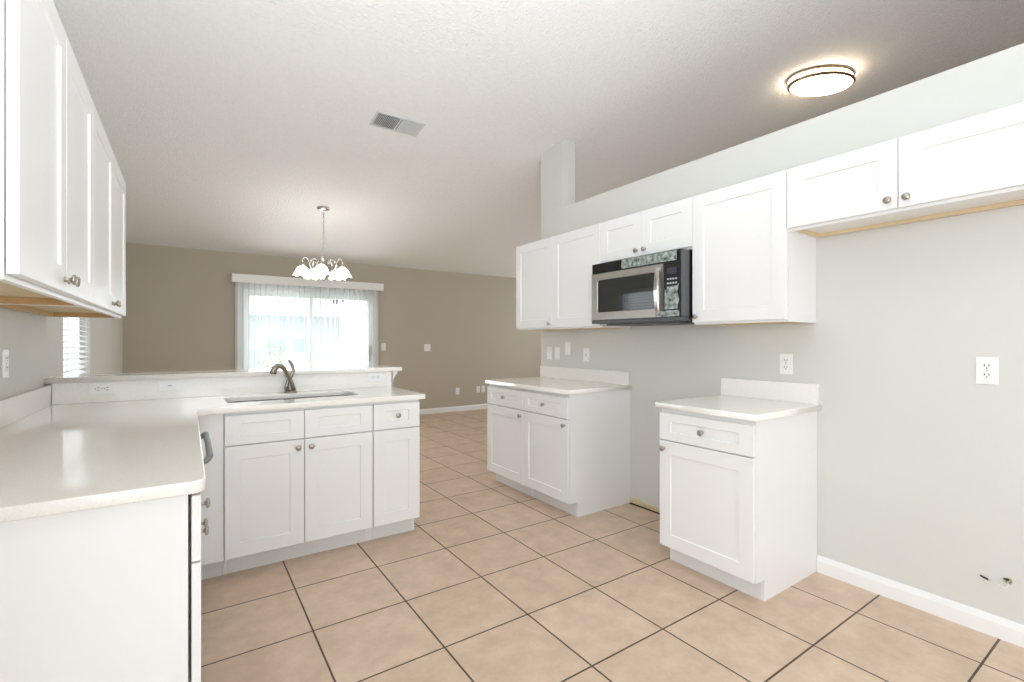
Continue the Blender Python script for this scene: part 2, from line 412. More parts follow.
w = struct_root('window_1')
mb = MB(); xo = XD - 0.10
for a in ((WY0, WY0 + 0.045, WZ0, WZ1), (WY1 - 0.045, WY1, WZ0, WZ1), (WY0 + 0.045, WY1 - 0.045, WZ0, WZ0 + 0.045), (WY0 + 0.045, WY1 - 0.045, WZ1 - 0.045, WZ1), (WY0 + 0.045, WY1 - 0.045, 1.45, 1.49)):
    mb.box(xo, xo + 0.04, *a)
mb.build('window_frame', M['frame'], w)
MB().box(xo + 0.016, xo + 0.022, WY0 + 0.03, WY1 - 0.03, WZ0 + 0.03, WZ1 - 0.03).build('glass_pane', M['glass'], w)
MB().box(XD - 0.15, XD + 0.015, WY0 - 0.02, WY1 + 0.02, WZ0 - 0.025, WZ0).build('window_sill', M['trim'], w)
hb = thing('horizontal_blind', 'white slatted horizontal blind in the side window beside the bar', 'blind', (XD - 0.03, (WY0 + WY1) / 2, WZ1 - 0.02))
hw = (WY1 - WY0) / 2 - 0.012
MB().box(-0.028, 0.028, -hw, hw, -0.04, 0.012, 0.003).build('head_rail', M['trim'], hb)
mb = MB(); nsl = 24
for k in range(nsl):
    zc = -0.075 - k * 0.0405; t = R(-16)
    dx, dz = 0.024 * math.cos(t), 0.024 * math.sin(t)
    mb.prism([(-dx, zc - dz), (0, zc + 0.002), (dx, zc + dz), (dx, zc + dz + 0.0025), (0, zc + 0.0045), (-dx, zc - dz + 0.0025)], -hw, hw, 'y')
mb.build('slats', M['slat'], hb)
MB().box(-0.025, 0.025, -hw, hw, -1.065, -1.045, 0.003).build('bottom_rail', M['trim'], hb)
for yy in (-hw * 0.72, hw * 0.72):
    MB().box(-0.027, -0.0255, yy - 0.006, yy + 0.006, -1.05, -0.03).box(0.0255, 0.027, yy - 0.006, yy + 0.006, -1.05, -0.03).build('ladder_tape', M['trim'], hb)

# ------------------------------------------------------------------ outdoors beyond the sliding door
struct(MB().box(-6, 12, YF + 0.12, 11.0, -0.14, -0.02), 'ground_patio', M['concrete'])
struct(MB().box(-14, 20, 11.0, 30, -0.2, -0.06), 'ground_lawn', M['leaf'])
struct(MB().box(2.74, 2.95, YF + 0.13, 10.6, -0.02, 2.75), 'wall_porch', M['stucco'])
h_ = thing('house', 'pale neighbouring house with blue shaded wall seen through the sliding door', 'house', (2.5, 14.0, -0.06))
MB().box(-6, 6, 0, 0.25, 0, 2.05).build('wall', M['bluewall'], h_)
MB().box(-6, -1.28, -0.5, 0.0, 0, 2.05).build('front_wall', M['stucco'], h_)
MB().box(1.28, 6, -0.5, 0.0, 0, 2.05).build('front_wall', M['stucco'], h_)
MB().prism([(-0.75, 2.05), (6.0, 4.1), (6.0, 3.95), (-0.6, 1.96), (-0.75, 1.96)], -6.4, 6.4, 'x').build('roof', M['roof'], h_)
for a, b in ((-0.80, -0.35), (-0.12, 0.28)):
    f = MB().box(a - 0.05, a, -0.03, 0.01, 0.95, 1.42).box(b, b + 0.05, -0.03, 0.01, 0.95, 1.42).box(a, b, -0.03, 0.01, 0.95, 1.0).box(a, b, -0.03, 0.01, 1.37, 1.42).build('window', M['stucco'], h_)
    MB().box(a, b, -0.015, -0.008, 1.0, 1.37).build('pane', M['bluegl'], f)
s_ = thing('shrub', 'low flowering shrub on the lawn beyond the sliding door', 'shrub', (1.66, 12.6, -0.06))
mb = MB(); fl = MB()
for k in range(300):
    a = rnd.uniform(0, 2 * math.pi); zz = rnd.uniform(0.25, 1.25); rr = 0.30 * math.sin(math.pi * min(1, (zz - 0.1) / 1.3)) ** 0.7 * math.sqrt(rnd.uniform(0.1, 1))
    c = Vector((rr * math.cos(a), rr * math.sin(a), zz)); e = Vector((rnd.uniform(-1, 1), rnd.uniform(-1, 1), rnd.uniform(-0.3, 1))).normalized(); g = e.orthogonal().normalized()
    (fl if rnd.random() < 0.12 else mb).tube([c, c + e * 0.035, c + e * 0.07], [0.003, 0.020, 0.002], 5, 0.3)
mb.build('foliage', M['leaf'], s_); fl.build('blossoms', M['flower'], s_)
mb = MB()
for k in range(6):
    a = k * 1.05; mb.tube([(0, 0, 0), (0.08 * math.cos(a), 0.08 * math.sin(a), 0.35), (0.22 * math.cos(a), 0.22 * math.sin(a), 0.85)], [0.016, 0.012, 0.005], 6)
mb.build('stem', M['raw'], s_)
ln = thing('wall_lantern', 'black outdoor lantern on the white porch wall beyond the sliding door', 'lantern', (2.74, 10.45, 2.18))
MB().box(-0.02, 0.0, -0.05, 0.05, -0.09, 0.09, 0.004).build('back_plate', M['blackp'], ln)
MB().tube([(-0.01, 0, 0.03), (-0.08, 0, 0.09), (-0.16, 0, 0.06)], 0.010, 8).build('arm', M['blackp'], ln)
MB().lathe([(0, 0.05), (0.02, 0.04), (0.085, -0.02), (0.085, -0.03), (0.06, -0.03), (0.045, -0.17), (0.0, -0.18)], (-0.16, 0, 0.02), (0, 0, 1), 8).build('lantern_body', M['blackp'], ln)

# ------------------------------------------------------------------ cabinets
KNOB = [(0.0, 0.0), (0.0085, 0.0), (0.0085, 0.002), (0.0055, 0.005), (0.005, 0.013), (0.008, 0.016), (0.0145, 0.018), (0.0155, 0.021), (0.0145, 0.024), (0.010, 0.0265), (0.0, 0.0275)]
def knob(parent, x, y, z):
    o = MB().lathe(KNOB, (0, 0, 0), (0, -1, 0), 20).build('knob', M['nickel'], parent)
    o.location = (x, y, z); return o

def base_cabinet(name, label, loc, rz, w, depth, fronts, gap=0.0, group=None, toe_seam=True, left_floor=True, right_floor=True, cat='cabinet'):
    """front faces local -y; door faces at y = 0; fronts: (part, x0, x1, z0, z1, knob_x, knob_z)"""
    t = thing(name, label, cat, loc, rz, group)
    yb = 0.022 + gap
    prof = [(yb, 0.105), (yb, 0.874), (depth, 0.874), (depth, 0.0), (yb + 0.073, 0.0), (yb + 0.073, 0.105)]
    mb = MB()
    mb.prism(prof, 0.0, 0.016, 'x').prism(prof, w - 0.016, w, 'x')
    mb.box(0.016, w - 0.016, yb + 0.002, depth, 0.106, 0.121).box(0.016, w - 0.016, depth - 0.008, depth, 0.121, 0.874)
    mb.box(0.016, 0.040, yb, yb + 0.018, 0.121, 0.874).box(w - 0.040, w - 0.016, yb, yb + 0.018, 0.121, 0.874)
    mb.box(0.040, w - 0.040, yb, yb + 0.018, 0.838, 0.874).box(0.040, w - 0.040, yb, yb + 0.018, 0.685, 0.718).box(0.040, w - 0.040, yb, yb + 0.018, 0.121, 0.135)
    mb.build('carcass', M['cab'], t)
    MB().box(0.016, w - 0.016, yb + 0.073, yb + 0.085, 0.0, 0.1055).build('toe_kick', M['toe'], t)
    if gap: MB().box(0.02, w - 0.02, yb - 0.002, yb - 0.0005, 0.12, 0.86).build('gap_shade_sheet', M['dark'], t)  # dark sheet puts the shade of the gap behind the doors into colour
    for part, a, b, z0, z1, kx, kz in fronts:
        o = MB().shaker(a, b, z0, z1, 0.0, zr=None if part == 'door' else 0.045).build(part, M['cab'], t)
        if kx is not None: knob(o, kx, 0.0, kz)
    return t

DB, DT, RB, RT = 0.112, 0.697, 0.703, 0.852
XF = 2.19                                       # door faces of the kitchen-wall base cabinets
g = 0.0015
def single(w, hinge_left=True, drawer=True):
    kx = w - 0.032 if hinge_left else 0.032
    return [('door', g, w - g, DB, DT, kx, 0.655), ('drawer', g, w - g, RB, RT, w / 2, 0.778)]
base_cabinet('base_cabinet', 'white base cabinet with drawer and door, standing alone below a wall outlet', (XF, 1.750, 0), R(-90), 0.540, W - XF - 0.001, single(0.540, False))
base_cabinet('base_cabinet', 'white base cabinet with exposed side facing the empty range gap, drawer and door', (XF, 3.068, 0), R(-90), 0.533, W - XF - 0.001, single(0.533, True))
base_cabinet('base_cabinet', 'white base cabinet at the wall corner, drawer and door, next to another under one worktop', (XF, 3.616, 0), R(-90), 0.546, W - XF - 0.001, single(0.546, True))
YP = 2.88                                       # door faces of the peninsula
wS = 0.777
base_cabinet('sink_base_cabinet', 'white sink base cabinet with two doors and two false drawer fronts', (0.155, YP, 0), 0, wS, 0.60,
             [('door', g, wS / 2 - g, DB, DT, wS / 2 - 0.034, 0.655), ('door', wS / 2 + g, wS - g, DB, DT, wS / 2 + 0.034, 0.655),
              ('drawer_front', g, wS / 2 - g, RB, RT + 0.008, None, 0), ('drawer_front', wS / 2 + g, wS - g, RB, RT + 0.008, None, 0)])
base_cabinet('base_cabinet', 'narrow white base cabinet with small drawer at the free end of the bar counter', (0.933, YP, 0), 0, 0.305, 0.60,
             [('door', 0.004, 0.305 - g, DB, DT, None, 0), ('drawer', 0.004, 0.305 - g, RB, RT + 0.008, 0.155, 0.785)])
fl = MB().box(0.022, 0.153, YP + 0.018, YP + 0.036, 0.105, 0.872, 0.001).build('filler_panel', M['cab'])
tag(fl, 'plain white filler panel in the inner corner beside the sink cabinet', 'panel')
MB().box(0.022, 0.153, YP + 0.095, YP + 0.107, -0.0, 0.1045).build('toe_kick', M['toe'], fl)
# counter along the left wall: base cabinet at its free end, dishwasher, blind corner unit
XFL = 0.027
wl = 0.48
base_cabinet('base_cabinet', 'white base cabinet with plain side panel at the free end of the long counter', (XFL, 1.42, 0), R(90), wl, 0.655,
             [('door', g, wl * 0.8, DB, DT, wl * 0.8 - 0.024, 0.655), ('door', wl * 0.8 + 2 * g, wl - g, DB, DT, wl * 0.8 + 0.05, 0.655), ('drawer', g, wl - g, RB, 0.866, wl / 2, 0.775)], gap=0.005)
dw = thing('dishwasher', 'white dishwasher with grey bar handle between the counter cabinets', 'dishwasher', (XFL, 1.904, 0), R(90))
MB().box(0.004, 0.592, 0.03, 0.58, 0.10, 0.868).build('tub_casing', M['white_app'], dw)
MB().box(0.002, 0.594, 0.004, 0.029, 0.112, 0.868, 0.004).build('door', M['white_app'], dw)
MB().box(0.01, 0.586, 0.10, 0.115, 0.0, 0.10).build('toe_kick', M['greyp'], dw)
MB().tube([(0.045, 0.006, 0.836), (0.045, -0.012, 0.836), (0.045, -0.024, 0.838), (0.048, -0.032, 0.846), (0.062, -0.036, 0.850), (0.30, -0.037, 0.850), (0.534, -0.036, 0.850), (0.548, -0.032, 0.846), (0.551, -0.024, 0.838), (0.551, -0.012, 0.836), (0.551, 0.006, 0.836)], 0.0105, 12).build('handle', M['handle'], dw)
wc = 0.36
base_cabinet('corner_cabinet', 'white blind corner cabinet between dishwasher and sink cabinet', (XFL, 2.502, 0), R(90), wc, 0.655, [('door', g, wc - g, DB, RT + 0.008, None, 0)])

def upper_cabinet(name, label, loc, rz, w, z0, z1, depth, fronts, under='ply', rail='ply', group=None, lip=0.013, rec=0.013):
    t = thing(name, label, 'cabinet', (loc[0], loc[1], z0), rz, group)
    H = z1 - z0; yb = 0.023
    mb = MB()
    mb.box(0, 0.016, yb, depth, 0, H).box(w - 0.016, w, yb, depth, 0, H)
    mb.box(0.016, w - 0.016, yb, depth, H - 0.016, H).box(0.016, w - 0.016, depth - 0.007, depth, 0.03, H - 0.016)
    mb.box(0.016, 0.040, yb, yb + 0.018, 0, H - 0.016).box(w - 0.040, w - 0.016, yb, yb + 0.018, 0, H - 0.016)
    mb.box(0.040, w - 0.040, yb, yb + 0.018, 0, 0.038).box(0.040, w - 0.040, yb, yb + 0.018, H - 0.05, H - 0.016)
    mb.build('carcass', M['cab'], t)
    MB().box(0.017, w - 0.017, yb + 0.018, depth - 0.0075, rec + 0.0005, rec + 0.011).build('bottom_panel', M[under], t)
    MB().box(0.0165, w - 0.0165, depth - 0.026, depth - 0.0075, 0.001, rec).box(0.0165, 0.026, yb + 0.0185, depth - 0.0265, 0.001, rec).box(w - 0.026, w - 0.0165, yb + 0.0185, depth - 0.0265, 0.001, rec).build('hanging_rail', M[rail], t)
    for a, b, kx, kz in fronts:
        o = MB().shaker(a, b, lip, H, 0.0).build('door', M['cab'], t)
        if kx is not None: knob(o, kx, 0.0, kz)
    return t
XU = 2.505; dU = W - XU - 0.001; ZB_, ZT_ = 1.349, 2.117
upper_cabinet('wall_cabinet', 'white single-door wall cabinet at the open end of the row, past the microwave', (XU, 3.620), R(-90), 0.526, ZB_, ZT_, dU, [(g, 0.526 - g, 0.494, 0.045)])
upper_cabinet('wall_cabinet', 'white single-door wall cabinet between the row-end cabinet and the microwave', (XU, 3.093), R(-90), 0.556, ZB_, ZT_, dU, [(g, 0.556 - g, 0.526, 0.045)])
wB = 0.774
upper_cabinet('wall_cabinet', 'short white two-door wall cabinet directly above the microwave', (XU, 2.536), R(-90), wB, 1.808, ZT_, dU, [(g, 0.385, 0.348, 0.052), (0.385 + 2 * g, wB - g, 0.418, 0.052)], under='cab')
wC = 0.546
upper_cabinet('wall_cabinet', 'white single-door wall cabinet between the microwave and the empty refrigerator space', (XU, 1.761), R(-90), wC, ZB_, ZT_, dU, [(g, wC - g, 0.030, 0.045)])
wD = 0.914
upper_cabinet('wall_cabinet', 'short wide white two-door wall cabinet above the empty refrigerator space', (XU, 1.214), R(-90), wD, 1.806, ZT_, dU, [(g, 0.457 - g, 0.425, 0.050), (0.457 + g, wD - g, 0.490, 0.050)], under='cab', rec=0.020)
XUL = -0.300; dUL = XUL - XL - 0.001
w1 = 0.980
upper_cabinet('wall_cabinet', 'white two-door wall cabinet with bare wood underside over the counter free end', (XUL, 1.440), R(90), w1, 1.381, 2.165, dUL, [(g, 0.484 - g, 0.455, 0.050), (0.484 + g, w1 - g, 0.514, 0.050)], rail='raw', rec=0.0255)
w2 = 1.145
upper_cabinet('wall_cabinet', 'white two-door wall cabinet over the counter corner beside the bar', (XUL, 2.422), R(90), w2, 1.381, 2.165, dUL, [(g, 0.572 - g, 0.540, 0.050), (0.572 + g, w2 - g, 0.606, 0.050)], rail='raw', rec=0.0255)

# ------------------------------------------------------------------ worktops
def slab(name, outer, holes, z0, z1, m, parent=None, bev=0.003):
    cu = bpy.data.curves.new(name, 'CURVE'); cu.dimensions = '2D'; cu.fill_mode = 'BOTH'
    cu.extrude = (z1 - z0) / 2 - bev; cu.bevel_depth = bev; cu.bevel_resolution = 2; cu.offset = -bev
    for pts in [outer] + holes:
        sp = cu.splines.new('POLY'); sp.points.add(len(pts) - 1); sp.use_cyclic_u = True
        for p, q in zip(sp.points, pts): p.co = (q[0], q[1], 0, 1)
    tmp = bpy.data.objects.new(name + '_outline', cu); col.objects.link(tmp)
    me = bpy.data.meshes.new_from_object(tmp.evaluated_get(bpy.context.evaluated_depsgraph_get()))
    bpy.data.objects.remove(tmp); bpy.data.curves.remove(cu)
    me.transform(Matrix.Translation((0, 0, (z0 + z1) / 2)))
    me.materials.clear(); me.materials.append(m)
    o = bpy.data.objects.new(name, me); col.objects.link(o)
    if parent is not None: o.parent = parent
    return o
def arc(cx, cy, r, a0, a1, n=8): return [(cx + r * math.cos(R(a0 + (a1 - a0) * k / n)), cy + r * math.sin(R(a0 + (a1 - a0) * k / n))) for k in range(n + 1)]
def rrect(x0, x1, y0, y1, r, n=6):
    return arc(x1 - r, y0 + r, r, -90, 0, n) + arc(x1 - r, y1 - r, r, 0, 90, n) + arc(x0 + r, y1 - r, r, 90, 180, n) + arc(x0 + r, y0 + r, r, 180, 270, n)
CZ0, CZ1 = 0.876, 0.907
SX0, SX1, SY0, SY1 = 0.178, 0.912, 3.06, 3.385
outer = [(XL + 0.001, 1.400)] + arc(0.037 - 0.03, 1.43, 0.03, -90, 0) + arc(0.037 + 0.09, 2.862 - 0.09, 0.09, 180, 90) + arc(1.272 - 0.012, 2.862 + 0.012, 0.012, -90, 0) + [(1.272, 3.499), (XL + 0.001, 3.499)]
top = slab('worktop', outer, [rrect(SX0, SX1, SY0, SY1, 0.05)], CZ0, CZ1, M['quartz'])
tag(top, 'L-shaped white quartz worktop with the sink cut into it', 'worktop')
MB().box(XL + 0.001, XL + 0.024, 1.400, 3.499, CZ1, 1.014, 0.0015).build('side_backsplash', M['quartz'], top)
MB().box(XL + 0.025, 1.284, 3.500, 3.5215, CZ1, 1.0215, 0.0015).build('rear_backsplash', M['quartz'], top)
bar = slab('bar_top', [(XD + 0.001, 3.47)] + arc(1.350 - 0.012, 3.47 + 0.012, 0.012, -90, 0) + arc(1.350 - 0.03, 3.83 - 0.03, 0.03, 0, 90) + [(XD + 0.001, 3.83)], [], 1.0225, 1.0525, M['quartz'])
tag(bar, 'raised narrow white quartz bar top above the sink', 'bar top')
t1 = slab('worktop', [(2.172, 1.186), (W - 0.001, 1.186), (W - 0.001, 1.764), (2.172, 1.764)], [], CZ0, CZ1, M['quartz'])
tag(t1, 'short white worktop with low backsplash on the single standing base cabinet', 'worktop')
MB().box(W - 0.022, W - 0.001, 1.200, 1.764, CZ1, 1.016, 0.0015).build('backsplash', M['quartz'], t1)
t2 = slab('worktop', [(2.172, 2.518), (W - 0.001, 2.518), (W - 0.001, 3.618), (2.172, 3.618)], [], CZ0, CZ1, M['quartz'])
tag(t2, 'white worktop with low backsplash across the paired base cabinets at the wall end', 'worktop')
MB().box(W - 0.022, W - 0.001, 2.545, 3.65, CZ1, 1.012, 0.0015).build('backsplash', M['quartz'], t2)

# ------------------------------------------------------------------ sink and faucet
sk = thing('sink', 'stainless steel double-bowl sink set under the bar counter', 'sink', (0.545, 3.22, CZ0))
def bowl(x0, x1):
    t = MB(); b = t.b
    loops = []
    for inset, z in ((0.0, -0.0008), (0.003, -0.006), (0.008, -0.16), (0.03, -0.185), (0.06, -0.19)):
        r = max(0.012, 0.05 - inset * 0.3)
        loops.append([b.verts.new((x, y, z)) for x, y in rrect(x0 + inset, x1 - inset, SY0 - 3.22 - 0.008 + inset, SY1 - 3.22 + 0.008 - inset, r)])
    n = len(loops[0])
    for A, B in zip(loops, loops[1:]):
        for k in range(n):
            f = b.faces.new((A[k], A[(k + 1) % n], B[(k + 1) % n], B[k])); f.smooth = True
    b.faces.new(loops[-1])
    o = t.build('bowl', M['sinksteel'], sk)
    md = o.modifiers.new('steel_gauge', 'SOLIDIFY'); md.thickness = 0.0012; md.offset = -1
    return o
for a, c in ((SX0 - 0.545 - 0.004, 0.012 - 0.02), (0.008, SX1 - 0.545 + 0.004)):
    o = bowl(a, c)
    MB().lathe([(0, 0.002), (0.022, 0.002), (0.036, 0.004), (0.042, 0.001), (0.042, -0.002), (0, -0.002)], ((a + c) / 2, 0.0, -0.187), (0, 0, 1), 24).build('drain', M['chrome'], o)
MB().box(-0.0075, 0.0075, SY0 - 3.22, SY1 - 3.22, -0.03, -0.004, 0.002).build('divider', M['sinksteel'], sk)
fc = thing('faucet', 'brushed nickel faucet with crossing spout and lever behind the sink', 'faucet', (0.562, 3.44, CZ1 + 0.0005))
MB().lathe([(0, 0.0), (0.042, 0.0), (0.042, 0.003), (0.038, 0.010), (0.020, 0.018), (0, 0.020)], n=24).build('base_plate', M['faucet'], fc)
MB().tube([(0.022, 0.005, 0.016), (0.012, 0.0, 0.05), (-0.010, -0.008, 0.10), (-0.034, -0.018, 0.150), (-0.056, -0.030, 0.174), (-0.080, -0.045, 0.180), (-0.101, -0.058, 0.168), (-0.112, -0.066, 0.148), (-0.114, -0.068, 0.132)],
          [0.016, 0.0135, 0.013, 0.014, 0.016, 0.017, 0.0185, 0.020, 0.0205], 14, 0.85).build('spout', M['faucet'], fc)
MB().tube([(-0.024, 0.0, 0.016), (-0.022, 0.004, 0.05), (-0.010, 0.010, 0.085), (0.010, 0.014, 0.115), (0.020, 0.014, 0.145), (0.012, 0.010, 0.180), (-0.004, 0.004, 0.205), (-0.012, 0.0, 0.214)],
          [0.016, 0.0145, 0.013, 0.013, 0.0125, 0.011, 0.010, 0.007], 14, 0.8).build('lever', M['faucet'], fc)

# ------------------------------------------------------------------ microwave
XM = 2.428
mw = thing('microwave', 'stainless and black over-range microwave with torn film, hung under a short cabinet', 'microwave', (XM, 2.532, 1.372), R(-90))
wm = 0.757; Hm = 0.432
MB().box(0.0, wm, 0.075, W - XM - 0.001, 0.012, Hm - 0.002, 0.003).build('casing', M['blackp'], mw)
MB().box(-0.010, wm, 0.0, 0.074, 0.002, 0.024, 0.004).build('bottom_edge', M['greyp'], mw)
mb = MB().box(0.08, 0.68, 0.06, 0.36, -0.012, 0.0115, 0.004)
mb.lathe([(0, -0.02), (0.05, -0.016), (0.06, -0.011), (0.06, 0.0)], (0.38, 0.12, 0.0), (0, 0, 1), 20)
mb.build('underside_tray', M['greyp'], mw)
MB().box(wm - 0.011, wm, 0.002, 0.0745, 0.025, Hm - 0.004, 0.004).build('side_cheek', M['greyp'], mw)
vg = MB()
vg.box(-0.012, wm - 0.0115, 0.008, 0.0745, 0.3615, Hm, 0.003)
for k in range(5): vg.box(0.01, wm - 0.03, 0.003, 0.009, 0.370 + k * 0.012, 0.375 + k * 0.012)
vg = vg.build('vent_grille', M['blackp'], mw)
dr = MB(); xd = 0.622
t_ = bmesh.new()
def rect(a, b, c, d, yy): return [t_.verts.new(p) for p in ((a, yy, c), (b, yy, c), (b, yy, d), (a, yy, d))]
O2 = rect(-0.012, xd, 0.025, 0.360, 0.004); O1 = rect(-0.009, xd - 0.001, 0.028, 0.357, 0.0)
def rr(x0, x1, z0, z1, r, yy): return [t_.verts.new((p[0], yy, p[1])) for p in rrect(x0, x1, z0, z1, r, 4)]
I1 = rr(0.048, 0.560, 0.080, 0.312, 0.014, 0.0); I2 = rr(0.051, 0.557, 0.083, 0.309, 0.013, 0.005)
Bk = rect(-0.012, xd, 0.025, 0.360, 0.072)
for A, B in ((O2, O1), (Bk, O2), (I1, I2)):
    n = len(A)
    for k in range(n): t_.faces.new((A[k], A[(k + 1) % n], B[(k + 1) % n], B[k]))
t_.faces.new(Bk[::-1])
# frame face between outer rectangle and rounded opening
q = 5
cor = [O1[1], O1[2], O1[3], O1[0]]
for c in range(4):
    arcv = I1[c * q:(c + 1) * q]
    for k in range(q - 1): t_.faces.new((cor[c], arcv[k + 1], arcv[k]))
    nx = (c + 1) % 4
    t_.faces.new((cor[c], cor[nx], I1[(nx * q) % len(I1)], arcv[-1]))
t_.faces.new(I2)
dr._merge(t_)
dr = dr.build('door', M['steel'], mw)
MB().prism(rrect(0.0515, 0.5565, 0.0835, 0.3085, 0.013, 4), 0.0025, 0.0048, 'y').build('door_window', M['blackg'], dr)
hs = []
for k in range(13):
    u = k / 12; hs.append((0.590, -0.012 - 0.022 * math.sin(math.pi * u) ** 0.6, 0.050 + u * 0.285))
hm = MB(); rg = []
for k, (x, y, z) in enumerate(hs):
    wd = 0.013 + 0.005 * math.sin(math.pi * k / 12)
    rg.append([hm.b.verts.new(p) for p in ((x - wd, y + 0.004, z), (x - wd * 0.7, y - 0.003, z), (x + wd * 0.7, y - 0.003, z), (x + wd, y + 0.004, z), (x + wd * 0.7, y + 0.010, z), (x - wd * 0.7, y + 0.010, z))])
for A, B in zip(rg, rg[1:]):
    for k in range(6): hm.b.faces.new((A[k], A[(k + 1) % 6], B[(k + 1) % 6], B[k]))
hm.b.faces.new(rg[0]); hm.b.faces.new(rg[-1])
hm.box(0.578, 0.598, -0.014, 0.004, 0.045, 0.066, 0.003).box(0.578, 0.598, -0.014, 0.004, 0.318, 0.339, 0.003).build('door_handle', M['chrome'], dr)
cp = MB().box(xd + 0.002, wm - 0.0115, 0.001, 0.0745, 0.025, 0.360, 0.003).build('control_panel', M['blackp'], mw)
MB().box(0.652, 0.722, -0.0012, 0.002, 0.285, 0.325).build('display', M['screen'], cp)
mb = MB()
for i in range(4):
    for j in range(7): mb.box(0.650 + i * 0.0195, 0.650 + i * 0.0195 + 0.0125, -0.0008, 0.002, 0.095 + j * 0.026, 0.095 + j * 0.026 + 0.011)
mb.build('keys', M['keys'], cp)
def film(name, x0, x1, z0, z1, y, nx, nz, parent, amp=0.004, ragged=None):
    t = MB(); b = t.b; G = []
    for j in range(nz + 1):
        row = []
        for i in range(nx + 1):
            u, v_ = i / nx, j / nz
            X1 = x1
            if ragged: X1 = x1 - ragged * (0.5 + 0.5 * math.sin(v_ * 9.0 + 1.3)) * (0.4 + 0.6 * rnd.random())
            Z1 = z1 - (0.018 * rnd.random() + 0.03 * (1 - u) if ragged else 0)
            row.append(b.verts.new((x0 + (X1 - x0) * u, y - amp * rnd.random(), z0 + (Z1 - z0) * v_)))
        G.append(row)
    for j in range(nz):
        for i in range(nx): b.faces.new((G[j][i], G[j][i + 1], G[j + 1][i + 1], G[j + 1][i]))
    o = t.build(name, M['film'], parent)
    md = o.modifiers.new('film_gauge', 'SOLIDIFY'); md.thickness = 0.0003
    return o
film('protective_film', 0.636, 0.740, 0.072, 0.232, -0.003, 9, 14, cp, 0.005, 0.016)
film('protective_film', 0.566, 0.742, 0.027, 0.064, -0.0035, 16, 5, cp, 0.003)
film('protective_film', 0.28, 0.722, 0.366, 0.428, 0.001, 34, 6, vg, 0.004)

# ------------------------------------------------------------------ outlets and switch plates
def plate(name, label, cat, pos, rz, w, h, kind, group=None, roll=0.0):
    """plate whose face looks along local -y"""
    t = thing(name, label, cat, pos, rz, group)
    t.rotation_euler = (0, roll, rz)
    MB().box(-w / 2, w / 2, -0.006, 0.0, -h / 2, h / 2, 0.002).build('cover_plate', M['plate'], t)
    if kind == 'duplex':
        for zc in (-0.0195, 0.0195):
            mb = MB().prism([(p[0], p[1]) for p in rrect(-0.0165, 0.0165, zc - 0.0145, zc + 0.0145, 0.009, 5)], -0.0085, -0.005, 'y')
            s_ = mb.build('socket', M['plate'], t)
            m2 = MB().box(-0.0085, -0.0055, -0.0092, -0.0083, zc - 0.001, zc + 0.009).box(0.0055, 0.0085, -0.0092, -0.0083, zc - 0.001, zc + 0.009)
            m2.lathe([(0, 0), (0.0028, 0), (0.0028, 0.0009), (0, 0.0009)], (0, -0.0083, zc - 0.008), (0, -1, 0), 10)
            m2.build('slots', M['slot'], s_)
        MB().lathe([(0, 0.0), (0.003, 0.0), (0.003, 0.001), (0, 0.0015)], (0, -0.006, 0), (0, -1, 0), 10).build('screw', M['nickel'], t)
    elif kind == 'rocker':
        MB().box(-0.0165, 0.0165, -0.0095, -0.005, -0.033, 0.033, 0.002).build('rocker', M['plate'], t)
    elif kind == 'toggle':
        MB().box(-0.005, 0.005, -0.017, -0.005, -0.002, 0.014, 0.0015).build('toggle', M['plate'], t)
        for zc in (-0.042, 0.042): MB().lathe([(0, 0.0), (0.003, 0.0), (0.003, 0.001), (0, 0.0015)], (0, -0.006, zc), (0, -1, 0), 10).build('screw', M['nickel'], t)
    elif kind == 'decora':
        MB().box(-0.0165, 0.0165, -0.008, -0.005, -0.033, 0.033, 0.001).build('insert', M['plate'], t)
        MB().box(-0.004, 0.004, -0.0095, -0.0075, -0.010, 0.010, 0.0005).build('test_button', M['keys'], t)
    return t
RW = R(-90)
plate('outlet', 'white duplex outlet on the bare wall in the refrigerator space', 'outlet', (W, 0.544, 1.123), RW, 0.070, 0.116, 'duplex')
plate('outlet', 'white duplex outlet above the single standing base cabinet worktop', 'outlet', (W, 1.372, 1.118), RW, 0.070, 0.116, 'duplex')
plate('switch_plate', 'white switch plate beside the wall edge over the paired worktop, first from the edge', 'switch', (W, 3.530, 1.135), RW, 0.070, 0.116, 'toggle')
plate('switch_plate', 'white switch plate over the paired worktop, second from the wall edge', 'switch', (W, 3.415, 1.135), RW, 0.070, 0.116, 'rocker')
plate('switch_plate', 'white switch plate mounted higher than its three neighbours', 'switch', (W, 3.265, 1.185), RW, 0.070, 0.116, 'rocker')
plate('outlet', 'white outlet over the paired worktop, closest to the range gap', 'outlet', (W, 3.026, 1.130), RW, 0.070, 0.116, 'decora')
plate('outlet', 'white duplex outlet on the kitchen wall under the two-door wall cabinet', 'outlet', (XL, 2.815, 1.156), R(90), 0.072, 0.116, 'duplex')
plate('outlet', 'white duplex outlet lying sideways in the backsplash near the counter corner', 'outlet', (-0.398, 3.5, 0.983), 0, 0.066, 0.112, 'duplex', roll=R(90))
plate('outlet', 'white blank-faced outlet lying sideways in the backsplash between corner and sink', 'outlet', (-0.090, 3.5, 0.984), 0, 0.062, 0.112, 'decora', roll=R(90))
plate('outlet', 'white duplex outlet lying sideways in the backsplash at the free bar end', 'outlet', (1.150, 3.5, 0.981), 0, 0.066, 0.112, 'duplex', roll=R(90))
plate('switch_plate', 'white switch plate on the taupe wall beside the sliding door blind', 'switch', (2.625, YF, 1.155), 0, 0.072, 0.118, 'toggle')
plate('switch_plate', 'white switch plate alone on the taupe wall farther from the sliding door', 'switch', (3.395, YF, 1.135), 0, 0.115, 0.118, 'rocker')
